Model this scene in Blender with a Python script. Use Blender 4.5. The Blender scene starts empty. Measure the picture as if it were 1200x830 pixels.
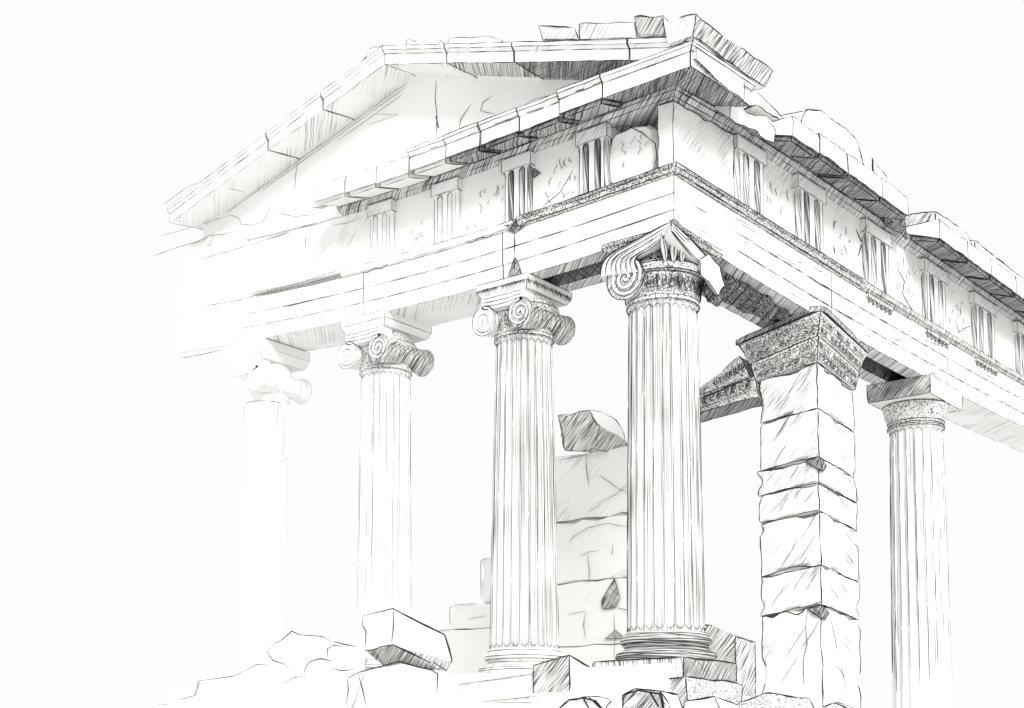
import bpy, math, random
from mathutils import Vector, noise
R = random.Random(7)
scene = bpy.context.scene
COL = scene.collection
pi = math.pi

# ------------------------------------------------------------------ camera
CAM = Vector((11.1104, -18.2218, -1.6693)); YAW = .6566; PIT = .0831; FPX = 1654.56; PY = 768.86
cd = bpy.data.cameras.new('camera'); cam = bpy.data.objects.new('camera', cd); COL.objects.link(cam)
cam.location = CAM; cam.rotation_euler = (pi/2+PIT, 0, YAW)
cd.sensor_width = 36; cd.lens = 36*FPX/1200; cd.shift_y = (PY-415)/1200
cd.clip_start = .1; cd.clip_end = 3000
scene.camera = cam
FW = Vector((-math.sin(YAW)*math.cos(PIT), math.cos(YAW)*math.cos(PIT), math.sin(PIT)))
RT = Vector((math.cos(YAW), math.sin(YAW), 0)); UP = RT.cross(FW)
def at(px, py, axis, val):
    """a point measured in the picture, found on a real plane (axis = val) of the building"""
    d = FW + RT*((px-600)/FPX) + UP*((PY-py)/FPX)
    return CAM + d*((val-CAM[axis])/d[axis])
def F(px, py, y=-.55): return at(px, py, 1, y)
def G(px, py, x=.55): return at(px, py, 0, x)

# ------------------------------------------------------------------ world and sun
w = bpy.data.worlds.new('World'); scene.world = w; w.use_nodes = True
bg = w.node_tree.nodes['Background']; bg.inputs[0].default_value = (.978, .978, .968, 1); bg.inputs[1].default_value = .878
SUN_EL = math.radians(27); sh = Vector((.76, -.65, 0)).normalized()
sd = bpy.data.lights.new('sun', 'SUN'); sd.energy = 2.3; sd.angle = math.radians(22); sd.color = (1, .985, .96)
so = bpy.data.objects.new('sun', sd); COL.objects.link(so)
tow = Vector((sh.x*math.cos(SUN_EL), sh.y*math.cos(SUN_EL), math.sin(SUN_EL)))
so.rotation_euler = tow.to_track_quat('Z', 'Y').to_euler(); so.location = tow*30
scene.view_settings.view_transform = 'Standard'; scene.view_settings.look = 'None'
scene.view_settings.exposure = .2; scene.view_settings.gamma = 1
scene.cycles.max_bounces = 6; scene.cycles.diffuse_bounces = 4
scene.render.film_transparent = False

# ------------------------------------------------------------------ materials
def mat_base(name, rough=.95):
    m = bpy.data.materials.new(name); m.use_nodes = True
    nt = m.node_tree; b = nt.nodes['Principled BSDF']; b.inputs['Roughness'].default_value = rough
    b.inputs['Specular IOR Level'].default_value = .08
    return m, nt, b
def N(nt, t, **k):
    n = nt.nodes.new(t)
    for a, v in k.items(): setattr(n, a, v)
    return n
def math_n(nt, op, a, b=None):
    n = N(nt, 'ShaderNodeMath', operation=op)
    for i, v in enumerate((a, b)):
        if v is None: continue
        if isinstance(v, (int, float)): n.inputs[i].default_value = v
        else: nt.links.new(v, n.inputs[i])
    return n.outputs[0]
def dot(nt, vec, v):
    n = N(nt, 'ShaderNodeVectorMath', operation='DOT_PRODUCT'); nt.links.new(vec, n.inputs[0]); n.inputs[1].default_value = v
    return n.outputs['Value']
def strokes(nt, c, along, freq, slow, lo, hi, seed=0.):
    """pencil strokes: noise squeezed across the stroke direction"""
    cb = N(nt, 'ShaderNodeCombineXYZ')
    nt.links.new(math_n(nt, 'MULTIPLY', c, freq), cb.inputs[0]); nt.links.new(math_n(nt, 'MULTIPLY', along, slow), cb.inputs[1]); cb.inputs[2].default_value = seed
    no = N(nt, 'ShaderNodeTexNoise'); no.inputs['Scale'].default_value = 1; no.inputs['Detail'].default_value = 1.5
    nt.links.new(cb.outputs[0], no.inputs['Vector'])
    mr = N(nt, 'ShaderNodeMapRange'); mr.inputs[1].default_value = lo; mr.inputs[2].default_value = hi
    nt.links.new(no.outputs[0], mr.inputs[0]); return mr.outputs[0]
def mixc(nt, fac, a, b):
    m = N(nt, 'ShaderNodeMix', data_type='RGBA')
    nt.links.new(fac, m.inputs[0])
    for i, v in ((6, a), (7, b)):
        if isinstance(v, (int, float)): m.inputs[i].default_value = (v, v, v*.985, 1)
        else: nt.links.new(v, m.inputs[i])
    return m.outputs[2]
def stone(name, base=.88, dark=.6, lo=.52, hi=.62, freq=22, cross=None, scrib=None, vert=None, patch=None):
    m, nt, b = mat_base(name)
    tc = N(nt, 'ShaderNodeTexCoord'); P = tc.outputs['Object']
    wob = N(nt, 'ShaderNodeTexNoise'); wob.inputs['Scale'].default_value = 1.7; nt.links.new(P, wob.inputs['Vector'])
    wv = math_n(nt, 'MULTIPLY', wob.outputs[0], .09)
    if vert == 'z':
        c = math_n(nt, 'ADD', dot(nt, P, (.8, .8, .12)), math_n(nt, 'MULTIPLY', wv, .4)); al = dot(nt, P, (.1, .1, .6))
    elif vert == 'rings':
        c = math_n(nt, 'ADD', dot(nt, P, (.05, .05, 1.)), math_n(nt, 'MULTIPLY', wv, .3)); al = dot(nt, P, (.5, .5, 0))
    elif vert:
        sx = N(nt, 'ShaderNodeSeparateXYZ'); nt.links.new(P, sx.inputs[0])
        c = math_n(nt, 'MULTIPLY', math_n(nt, 'ARCTAN2', sx.outputs[1], sx.outputs[0]), .55)
        al = sx.outputs[2]
    else:
        c = math_n(nt, 'ADD', dot(nt, P, (.8, .8, -.75)), wv); al = dot(nt, P, (.5, .4, .7))
    f = strokes(nt, c, al, freq*(2.5 if not vert else 1), 2.2 if not vert else .5, lo, hi, 0.)
    if patch:   # strokes come and go in patches, as a hand lays them
        pn = N(nt, 'ShaderNodeTexNoise'); pn.inputs['Scale'].default_value = patch; pn.inputs['Detail'].default_value = 1; nt.links.new(P, pn.inputs['Vector'])
        mr = N(nt, 'ShaderNodeMapRange'); mr.inputs[1].default_value = .42; mr.inputs[2].default_value = .6; mr.inputs[3].default_value = .4 if vert else 0; nt.links.new(pn.outputs[0], mr.inputs[0])
        f = math_n(nt, 'MULTIPLY', f, mr.outputs[0])
    col = mixc(nt, f, base, dark)
    if cross:
        c2 = math_n(nt, 'ADD', dot(nt, P, (.75, .7, .95)), wv)
        f2 = strokes(nt, c2, dot(nt, P, (.6, .5, -.6)), freq*1.4, 1.6, .5, .6, 4.)
        col = mixc(nt, math_n(nt, 'MULTIPLY', f2, cross), col, dark)
    if scrib:   # loops: contour lines of a noise
        n2 = N(nt, 'ShaderNodeTexNoise'); n2.inputs['Scale'].default_value = scrib; n2.inputs['Detail'].default_value = .6; nt.links.new(P, n2.inputs['Vector'])
        fr = math_n(nt, 'FRACT', math_n(nt, 'MULTIPLY', n2.outputs[0], 5.5))
        ab = math_n(nt, 'ABSOLUTE', math_n(nt, 'SUBTRACT', fr, .5))
        mr = N(nt, 'ShaderNodeMapRange'); mr.inputs[1].default_value = .25; mr.inputs[2].default_value = .12; mr.inputs[3].default_value = 0; mr.inputs[4].default_value = 1
        nt.links.new(ab, mr.inputs[0]); col = mixc(nt, mr.outputs[0], col, dark*.8)
    # paper grain
    g = N(nt, 'ShaderNodeTexNoise'); g.inputs['Scale'].default_value = 60; g.inputs['Detail'].default_value = 2; nt.links.new(P, g.inputs['Vector'])
    gm = N(nt, 'ShaderNodeMapRange'); gm.inputs[1].default_value = .3; gm.inputs[2].default_value = .7; gm.inputs[3].default_value = .93; gm.inputs[4].default_value = 1.0
    nt.links.new(g.outputs[0], gm.inputs[0])
    mm = N(nt, 'ShaderNodeVectorMath', operation='SCALE'); nt.links.new(col, mm.inputs[0]); nt.links.new(gm.outputs[0], mm.inputs['Scale'])
    nt.links.new(mm.outputs[0], b.inputs['Base Color'])
    return m
def plain(name, v):
    m, nt, b = mat_base(name)
    tc = N(nt, 'ShaderNodeTexCoord'); g = N(nt, 'ShaderNodeTexNoise'); g.inputs['Scale'].default_value = 45; g.inputs['Detail'].default_value = 2
    nt.links.new(tc.outputs['Object'], g.inputs['Vector'])
    mr = N(nt, 'ShaderNodeMapRange'); mr.inputs[1].default_value = .35; mr.inputs[2].default_value = .65; mr.inputs[3].default_value = v*.6; mr.inputs[4].default_value = v*1.6
    nt.links.new(g.outputs[0], mr.inputs[0]); nt.links.new(mr.outputs[0], b.inputs['Base Color'])
    return m
M = {
 'stone':  stone('white_stone', .95, .6, .55, .65, patch=.8),
 'hatch':  stone('pencil_shaded_stone', .82, .14, .47, .58, 24),  # pencil shading put into the colour, mostly for soffits and turned faces
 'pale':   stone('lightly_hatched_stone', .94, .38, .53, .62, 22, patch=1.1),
 'dark':   stone('dark_shaded_stone', .58, .07, .42, .58, 26, cross=.6),  # dense strokes paint the shade of soffits, recesses and holes
 'mid':    stone('cross_shaded_stone', .7, .1, .45, .58, 26, cross=.35),  # cross strokes paint a lighter shade than the dark one
 'scrib':  stone('carved_stone', .88, .26, .62, .72, 24, scrib=11),
 'scribp': stone('faint_carved_stone', .88, .5, .6, .7, 24, scrib=11),
 'rough':  stone('rough_shaded_stone', .4, .03, .45, .6, 26, cross=.3, scrib=9),  # scribbled rough stone, darkened to paint the shade in recesses
 'flute':  stone('fluted_marble', .9, .33, .45, .6, 84, vert=True, patch=.9),
 'white': stone('bare_white_stone', .96, .84, .56, .7, patch=.8),
 'flutep': stone('pale_fluted_marble', .94, .66, .52, .66, 64, vert=True, patch=.9),
 'vhatch': stone('groove_shaded_stone', .78, .17, .44, .56, 34, vert='z'),  # strokes paint the shade inside triglyph grooves
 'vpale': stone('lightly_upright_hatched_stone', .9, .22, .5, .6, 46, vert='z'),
 'rings': stone('turned_stone', .74, .1, .46, .58, 48, vert='rings'),
 'g1': plain('graphite', .03), 'g2': plain('soft_graphite', .09), 'g3': plain('faint_graphite', .2), 'g4': plain('faintest_graphite', .36),
}
MI = list(M)

# ------------------------------------------------------------------ mesh builder
def press(p):
    """how hard the pencil was pressed: lighter and lighter towards the left end of the front"""
    x = p.x if p.y < 3 else p.x*.3
    return max(0, min(1, (x+9.5)/8.5))
class MB:
    def __init__(s): s.v = []; s.f = []; s.m = []; s.lines = []; s.nl = 0
    def face(s, pts, mat='stone'):
        i = len(s.v); s.v += [Vector(p) for p in pts]; s.f.append(list(range(i, i+len(pts)))); s.m.append(MI.index(mat))
    def grid(s, rows, mat='stone', closed=False, cap=False, matf=None):
        n = len(rows[0]); b = len(s.v)
        for r in rows: s.v += [Vector(p) for p in r]
        for j in range(len(rows)-1):
            for i in range(n if closed else n-1):
                k = (i+1) % n
                s.f.append([b+j*n+i, b+j*n+k, b+(j+1)*n+k, b+(j+1)*n+i]); s.m.append(MI.index(matf(i, j) if matf else mat))
        if cap:
            s.f.append([b+i for i in range(n)][::-1]); s.m.append(MI.index(mat))
            s.f.append([b+(len(rows)-1)*n+i for i in range(n)]); s.m.append(MI.index(mat))
    def tube(s, pts, r, mat, sides=4, taper=True):
        pts = [Vector(p) for p in pts]; n = len(pts)
        if n < 2: return
        rows = []
        for i, p in enumerate(pts):
            t = (pts[min(i+1, n-1)]-pts[max(i-1, 0)])
            if t.length < 1e-7: t = Vector((0, 0, 1))
            t.normalize(); a = Vector((.31, .22, .92)) if abs(t.z) < .8 else Vector((.9, .3, .1))
            u = t.cross(a).normalized(); q = t.cross(u)
            k = r*(.75+.5*noise.noise(p*5)) if taper else r
            if taper and (i == 0 or i == n-1) and n > 2: k *= .45
            rows.append([p+(u*math.cos(x*2*pi/sides)+q*math.sin(x*2*pi/sides))*k for x in range(sides)])
        s.grid(rows, mat, closed=True)
    def mark(s, pts, r=.0065, g=None, jit=.006, step=.16, closed=False):
        """a pencil line laid along points, wavering like a hand-drawn one"""
        pts = [Vector(p) for p in pts]
        if closed: pts.append(pts[0])
        out = []
        for a, b in zip(pts, pts[1:]):
            n = max(1, int((b-a).length/step))
            for k in range(n): out.append(a.lerp(b, k/n))
        out.append(pts[-1])
        o = Vector((R.random()*50, R.random()*50, 0))
        out = [p+noise.noise_vector(p*1.5+o)*jit+noise.noise_vector(p*6+o)*jit*.4 for p in out]
        q = press(out[len(out)//2])
        gg = g or ('g1' if q > .72 else 'g2' if q > .5 else 'g3' if q > .2 else 'g4')
        s.lines.append((out, 1.25*r*(.75+.25*q), gg))
    def ink(s):
        for l in s.lines: s.tube(*l)
        s.lines = []
    def edges(s, ang=28, r=.0065, gap=.12, jit=.005, g=None, start=0, step=.16):
        """pencil lines along every sharp edge of the stone faces so far"""
        vid = {}; ed = {}
        key = lambda p: (round(p.x, 4), round(p.y, 4), round(p.z, 4))
        for fi in range(start, len(s.f)):
            f = s.f[fi]; P = [s.v[i] for i in f]
            nrm = Vector((0, 0, 0))
            for i in range(len(P)): nrm += P[i].cross(P[(i+1) % len(P)])
            if nrm.length < 1e-12: continue
            nrm.normalize()
            for i in range(len(P)):
                a, b = key(P[i]), key(P[(i+1) % len(P)])
                if a == b: continue
                vid[a] = P[i]; vid[b] = P[(i+1) % len(P)]
                ed.setdefault((min(a, b), max(a, b)), []).append(nrm)
        cs = math.cos(math.radians(ang)); off = Vector((R.random()*90, R.random()*90, R.random()*90))
        for (a, b), ns in ed.items():
            if len(ns) == 2 and ns[0].dot(ns[1]) > cs: continue
            A, B = vid[a], vid[b]
            if noise.noise(A.lerp(B, .5)*.9+off)*.5+.5 < gap: continue
            s.mark([A, B], r*(.8+.5*R.random()), g, jit, step)
    def warp(s, fn):
        s.ink(); s.v = [fn(v) for v in s.v]; return s
    def build(s, name, parent=None, origin=(0, 0, 0), label=None):
        s.ink(); o = Vector(origin)
        me = bpy.data.meshes.new(name); me.from_pydata([v-o for v in s.v], [], s.f)
        used = sorted(set(s.m))
        for i in used: me.materials.append(M[MI[i]])
        mp = {i: k for k, i in enumerate(used)}
        me.polygons.foreach_set('material_index', [mp[i] for i in s.m]); me.update()
        import bmesh
        bm = bmesh.new(); bm.from_mesh(me); bmesh.ops.recalc_face_normals(bm, faces=bm.faces); bm.to_mesh(me); bm.free()
        ob = bpy.data.objects.new(name, me); COL.objects.link(ob)
        if parent: ob.parent = parent
        else: ob.location = o
        if label: ob['label'] = label
        return ob
def tag(o, label=None, cat=None, group=None, kind=None):
    for k, v in (('label', label), ('category', cat), ('group', group), ('kind', kind)):
        if v: o[k] = v
    return o
def thing(name, label, cat, loc, group=None):
    o = bpy.data.objects.new(name, None); COL.objects.link(o); o.location = loc; o.empty_display_size = .3
    return tag(o, label, cat, group)

# ------------------------------------------------------------------ shapes
def rblock(mb, c, n=6, amp=.02, seed=0, mat='stone', r=.0065, gap=.15, chip=.03, lines=True, mats=None):
    """a worn squared block: c = 4 bottom corners then 4 top corners (both counter-clockwise)"""
    c = [Vector(p) for p in c]; cen = sum(c, Vector())/8; sd = Vector((seed*3.7, seed*1.3, seed*2.1))
    def pt(u, v, t):
        lo = c[0].lerp(c[1], u).lerp(c[3].lerp(c[2], u), v); hi = c[4].lerp(c[5], u).lerp(c[7].lerp(c[6], u), v)
        p = lo.lerp(hi, t)
        e = sum(1 for x in (u, v, t) if x < 1e-6 or x > 1-1e-6)
        p = p+noise.noise_vector(p*2.3+sd)*amp+noise.noise_vector(p*6.5+sd)*amp*.5
        if e >= 2:
            k = max(0, noise.noise(p*2.7+sd)+.05)*chip*2.5
            p = p.lerp(cen, min(.3, k/max(.2, (p-cen).length)))
        return p
    T = [i/n for i in range(n+1)]; mm = mats or {}
    for nm, fn in (('bottom', lambda a, b: (a, b, 0)), ('top', lambda a, b: (a, b, 1)), ('front', lambda a, b: (a, 0, b)),
                   ('back', lambda a, b: (a, 1, b)), ('left', lambda a, b: (0, a, b)), ('right', lambda a, b: (1, a, b))):
        mb.grid([[pt(*fn(a, b)) for a in T] for b in T], mm.get(nm, mat))
    if lines:
        TT = T
        for ax in range(3):
            for a in (0, 1):
                for b in (0, 1):
                    pts = []
                    for t in TT:
                        q = [a, b]; q.insert(ax, t); pts.append(pt(*q))
                    k0 = 0
                    if R.random() < gap: k0 = R.randint(1, max(1, n-1))
                    mb.mark(pts[k0:], r*(.8+.5*R.random()), None, .004, .3)
def box(x0, x1, y0, y1, z0, z1):
    return [(x0, y0, z0), (x1, y0, z0), (x1, y1, z0), (x0, y1, z0), (x0, y0, z1), (x1, y0, z1), (x1, y1, z1), (x0, y1, z1)]
def hull(mb, pts, seed=0, amp=.02, mat='stone', r=.0065, ang=24, gap=.1, mat2=None, cuts=2, under=False):
    """a broken stone: the convex hull of a few points, roughened; the underside and the face turned to the front may be hatched"""
    import bmesh
    keep = R.getstate(); R.seed(seed*31+len(pts))
    bm = bmesh.new()
    for p in pts: bm.verts.new(p)
    res = bmesh.ops.convex_hull(bm, input=bm.verts[:])
    bmesh.ops.delete(bm, geom=list({g for g in res['geom_interior'] if isinstance(g, bmesh.types.BMVert)}), context='VERTS')
    bmesh.ops.dissolve_limit(bm, angle_limit=math.radians(6), verts=bm.verts[:], edges=bm.edges[:])
    bm.normal_update()
    sharp = [(e.verts[0].co.copy(), e.verts[1].co.copy()) for e in bm.edges if len(e.link_faces) == 2 and e.calc_face_angle(0) > math.radians(ang)]
    sd = Vector((seed*2.3, seed*4.1, seed))
    dz = lambda p: p+noise.noise_vector(p*2.2+sd)*amp+noise.noise_vector(p*7+sd)*amp*.5
    bmesh.ops.triangulate(bm, faces=bm.faces[:])
    bmesh.ops.subdivide_edges(bm, edges=bm.edges[:], cuts=cuts, use_grid_fill=True)
    bm.normal_update()
    for f in bm.faces:
        mm = mat
        if mat2 and (f.normal.z < -.35 or (f.normal.y < -.75 and not under)): mm = mat2  # undersides and front faces take hatching that stands for shade
        mb.face([dz(v.co.copy()) for v in f.verts], mm)
    bm.free()
    sharp = sorted(((min(a, b, key=tuple), max(a, b, key=tuple)) for a, b in sharp), key=lambda e: (round(e[0].x, 3), round(e[0].y, 3), round(e[0].z, 3), round(e[1].x, 3), round(e[1].y, 3), round(e[1].z, 3)))
    for a, b in sharp:
        if R.random() < gap: continue
        k = max(3, int((b-a).length/.1)); mb.mark([dz(a.lerp(b, i/k)) for i in range(k+1)], r*(.8+.6*R.random()), None, .004, .3)
    R.setstate(keep)
def lathe(mb, c, prof, mat, n=56):
    c = Vector(c)
    mb.grid([[c+Vector((r*math.cos(i*2*pi/n), r*math.sin(i*2*pi/n), z)) for i in range(n)] for r, z in prof], mat, closed=True, cap=True)
def ring(mb, c, r, z, a0=-150, a1=60, rad=.006, g=None, jit=.004):
    c = Vector(c); k = int((a1-a0)/7)
    mb.mark([c+Vector((r*math.cos(math.radians(a0+(a1-a0)*i/k)), r*math.sin(math.radians(a0+(a1-a0)*i/k)), z)) for i in range(k+1)], rad, g, jit, .5)

# ---- the sag of the old entablature: both wings have settled a little, unevenly
WF = (-.0409, -.0603, .0566, .0426); WR = (-.0144, .0587, .0165, -.0209); WC = (.0727, -.2437)
def dz(t, z, W):
    u = (z-6.4)/2.5
    return (W[0]+W[1]*u)*t+(W[2]+W[3]*u)*t*t*.1+(WC[0]+WC[1]*u)*math.exp(-t/1.5)
HW = .55; OG = .74
def wf(p): p = Vector(p); return Vector((p.x, p.y, p.z+dz(max(0, HW-p.x), p.z, WF)))
def wr(p): p = Vector(p); return Vector((p.x, p.y, p.z+dz(max(0, p.y+HW), p.z, WR)))
def wc(p):
    p = Vector(p); return Vector((p.x, p.y, p.z+dz(max(0, HW-p.x), p.z, WF)+dz(max(0, p.y+HW), p.z, WR)-dz(0, p.z, WF)))
def sweep(mb, side, prof, s0, s1, mat='stone', step=.5, mats=None):
    """run a profile of (outward, height) along the front (side F, x from s0 to s1) or the flank (side R, y from s0 to s1);
    'corner' ends in the mitre"""
    def pt(s, o, z):
        if side == 'F': return wf((o if s == 'c' else s, -o, z))
        return wr((o, -o if s == 'c' else s, z))
    st = []
    a = s0 if s0 != 'c' else -HW+.6; b = s1 if s1 != 'c' else HW-.6
    if s0 == 'c': st.append('c'); a = min(1.4, s1)
    if s1 == 'c': b = max(-1.4, s0)
    k = max(1, int(abs(b-a)/step)) if abs(b-a) > 1e-6 else 0; st += [a+(b-a)*i/k for i in range(k+1)] if k else [a]
    if s1 == 'c': st.append('c')
    mb.grid([[pt(s, o, z) for o, z in prof] for s in st], mat, closed=True, cap=True, matf=(lambda i, j: mats.get(i, mat)) if mats else None)
def ornament(mb, fn, L, H, period, r=.006, g='g1', seed=0, border=True, kind='egg'):
    """carved ornament drawn on a band: fn(u, v) maps metres along and up the band to a point"""
    q = random.Random(seed)
    n = max(1, int(L/period))
    P = lambda a, b: Vector(fn(a, b))
    if border:
        for v in (0, 1):
            k = max(2, int(L/.2)); mb.mark([P(L*i/k, H*v) for i in range(k+1)], r, g, .004, .5)
    for i in range(n):
        u0 = i*L/n; d = L/n; a = .8+.4*q.random()
        if q.random() < .06: continue
        if kind == 'egg':
            mb.tube([P(u0+d*(.5-.38*math.cos(t*pi/6)), H*(.92-.78*math.sin(t*pi/6)*a*.9)) for t in range(7)], r, g, 3)
            mb.tube([P(u0+d*.5, H*.82), P(u0+d*(.5+.1*q.uniform(-1, 1)), H*.42)], r*1.3, g, 3)
            if q.random() < .7: mb.tube([P(u0, H*.85), P(u0+.06*d, H*.2)], r, g, 3)
        elif kind == 'bead':
            mb.tube([P(u0+d*(.5+.4*math.cos(t*pi/3)), H*(.5+.4*math.sin(t*pi/3))) for t in range(6)], r*.9, g, 3)
        elif kind == 'lace':
            c0 = q.uniform(.35, .65)
            mb.tube([P(u0+d*(.5+.42*math.sin(t*1.1+c0)), H*(.08+.84*t/9)) for t in range(10)], r, g, 3)
            mb.tube([P(u0+d*(.5+.3*math.cos(t*.9)), H*(c0+.28*math.sin(t*.9))) for t in range(7)], r, g, 3)
            if q.random() < .6: mb.tube([P(u0+d*q.random(), H*q.uniform(.1, .4)), P(u0+d*q.random(), H*q.uniform(.6, .95))], r*1.4, g, 3)

# ------------------------------------------------------------------ ground
def gz(x, y):
    d = math.hypot(x+2, y-6); t = max(0, min(1, (d-15)/9)); t = t*t*(3-2*t)
    return -1.2-2.1*t
mb = MB()
xs = [-1500, -500, -150, -60]+[-40+2*i for i in range(41)]+[60, 150, 500, 1500]
mb.grid([[(x, y, gz(x, y)+.05*noise.noise(Vector((x*.6, y*.6, 0)))) for x in xs] for y in xs], 'stone')
gm, gnt, gb = mat_base('dry_earth')
gtc = N(gnt, 'ShaderNodeTexCoord'); gn = N(gnt, 'ShaderNodeTexNoise'); gn.inputs['Scale'].default_value = 1.3; gn.inputs['Detail'].default_value = 6
gnt.links.new(gtc.outputs['Object'], gn.inputs['Vector'])
gr = N(gnt, 'ShaderNodeMapRange'); gr.inputs[3].default_value = .68; gr.inputs[4].default_value = .86
gnt.links.new(gn.outputs[0], gr.inputs[0]); gnt.links.new(gr.outputs[0], gb.inputs['Base Color'])
g = mb.build('ground'); g.data.materials.clear(); g.data.materials.append(gm); tag(g, kind='structure')

# ------------------------------------------------------------------ stepped platform under the front
pl = thing('stone_platform', 'pale stepped stone platform under the front row of columns', 'platform', (-5, 0, -1.2))
for k in range(3):
    z1 = -.1-.37*k; z0 = z1-.366; yo = -1.0-.4*k
    mb = MB(); rblock(mb, box(-10.4-.3*k, .62, yo, 1.2+.3*k, z0, z1), 14, .012, 20+k, lines=False)
    mb.mark([F(520, 805, yo-.02), F(575, 797, yo-.02), F(625, 790, yo-.02)] if k == 0 else [F(540+20*k, 823, yo-.02), F(630, 808+8*k, yo-.02)], .006, 'g2')
    mb.build('step', pl, (-5, 0, -1.2))

# ------------------------------------------------------------------ columns
def shaft(mb, c, r0, r1, z0, z1, n=24, depth=.13, mat='flute', lz=None, dens=1., r=.0055, g=None, N2=True):
    c = Vector(c); rows = []; S = 5
    zs = [z0, z0+.05, z0+.12]+[z0+.12+(z1-z0-.24)*i/10 for i in range(1, 10)]+[z1-.12, z1-.05, z1]
    def rad(z):
        t = (z-z0)/(z1-z0); return r0+(r1-r0)*(t*.75+.25*t*t)
    for j, z in enumerate(zs):
        dd = depth*(0 if j in (0, len(zs)-1) else .7 if j in (1, len(zs)-2) else 1)*.35
        row = []
        for i in range(n):
            for k in range(S):
                a = (i+(k/S))*2*pi/n
                q = 0 if k == 0 else math.sin(pi*(k)/(S))
                row.append(c+Vector((math.cos(a), math.sin(a), 0))*rad(z)*(1-dd*q*.55)+Vector((0, 0, z)))
        rows.append(row)
    mb.grid(rows, mat, closed=True, cap=True)
    la, lb = lz or (z0+.1, z1-.05)
    for i in range(n):
        a = i*2*pi/n
        # the side turned to the viewer only needs drawing finely; the far side is drawn too
        for kk, off in ((0, 0), (1, .16), (2, .5), (3, .84), (4, .34)):
            if kk and (not N2 or R.random() > .75*dens): continue
            aa = a+off*2*pi/n; zz = la+R.random()*.12*(lb-la)*(0 if dens >= 1 and kk == 0 else 1)
            zt = lb
            if kk in (2, 4): zt = lb; zz = lb-(lb-la)*R.uniform(.12, .7)
            if kk in (1, 3): zz = la+(lb-la)*R.uniform(0, .35)
            sc = 1.0-(0 if kk == 0 else depth*.35*.55*math.sin(pi*off))+.001
            while zz < zt-.1:
                ze = min(zt, zz+R.uniform(.6, 2.6)/max(.4, 1.3-dens*.3))
                m_ = max(2, int((ze-zz)/.3))
                mb.mark([c+Vector((math.cos(aa)*rad(z)*sc, math.sin(aa)*rad(z)*sc, z)) for z in [zz+(ze-zz)*t/m_ for t in range(m_+1)]],
                        r*(.5+.6*R.random())*(1 if kk == 0 else .75), g, .004, .5)
                zz = ze+R.uniform(.02, .12+.2*(1-dens))
    # round ends of the flutes
    if lb > z1-.3:
        for i in range(n):
            for end, zc, sg in ((1, z1-.1, 1), (0, z0+.1, -1)):
                if end == 0 and la > z0+.3: continue
                mb.mark([c+Vector((math.cos(a)*rad(zc)*1.002, math.sin(a)*rad(zc)*1.002, zc+sg*.06*math.sin(pi*t/4))) for t in range(5) for a in [(i+.08+.84*t/4)*2*pi/n]], r, g, .001, 1)
def att_base(mb, c, r, h, mat='hatch', lines=7, g=None):
    prof = [(r*1.24, 0)]
    for k in range(7): a = -pi/2+pi*k/6; prof.append((r*1.2+.065*math.cos(a), .075+.07*math.sin(a)))
    for k in range(1, 6): a = pi*k/6; prof.append((r*1.17-.06*math.sin(a), .15+.1*k/6))
    for k in range(7): a = -pi/2+pi*k/6; prof.append((r*1.1+.05*math.cos(a), .30+.05*math.sin(a)))
    prof += [(r*1.07, .36), (r*1.06, h)]
    lathe(mb, c, prof, mat)
    for k in range(lines):
        z, rr = [(.004, r*1.24), (.075, r*1.2+.066), (.145, r*1.2), (.2, r*1.11), (.25, r*1.12), (.30, r*1.1+.052), (.35, r*1.08), (.39, r*1.065), (.11, r*1.2+.058), (.27, r*1.1+.04)][k % 10]
        a0 = -150+R.uniform(0, 30); ring(mb, c, rr, z, a0, 60-R.uniform(0, 40), .0065, g)
def spiral(mb, c, r, ux, uz, turns=2.4, sgn=1, rad=.006, g=None, start=pi/2, relief=True):
    """volute scroll drawn in the plane of ux and uz"""
    c = Vector(c); K = int(turns*14)
    pts = []
    for k in range(K+1):
        t = k/K; a = start+sgn*t*turns*2*pi; q = r*(1-t)**.9+.02*r
        pts.append(c+ux*(math.cos(a)*q)+uz*(math.sin(a)*q))
    mb.mark(pts, rad, g, .002, 1)
    if relief: mb.tube([p.lerp(c, .1) for p in pts], r*.07, 'stone', 5, False)
def disc_roll(mb, c, r, y0, y1, waist, mat, n=28, m=8, ax='y'):
    c = Vector(c); rows = []
    for j in range(m+1):
        t = j/m; q = r*(1-waist*math.sin(pi*t)**.7)
        row = []
        for i in range(n):
            a = i*2*pi/n; d = y0+(y1-y0)*t
            row.append(c+(Vector((q*math.cos(a), d, q*math.sin(a))) if ax == 'y' else Vector((d, q*math.cos(a), q*math.sin(a)))))
        rows.append(row)
    mb.grid(rows, mat, closed=True, cap=True)

X, Y, Z = Vector((1, 0, 0)), Vector((0, 1, 0)), Vector((0, 0, 1))
def moulded_slab(mb, c, hx, hy, z0, z1, mat='stone', flare=.06, r=.006, g=None):
    c = Vector(c)
    def sq(k, z): return [c+Vector((sx*(hx+k), sy*(hy+k), z)) for sx, sy in ((-1, -1), (1, -1), (1, 1), (-1, 1))]
    h = z1-z0
    st = len(mb.f)
    mb.grid([sq(-flare, z0), sq(-flare*.4, z0+h*.25), sq(0, z0+h*.5), sq(0, z1)], mat, closed=True, cap=True)
    mb.edges(12, r, .05, .003, g, st)

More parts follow.
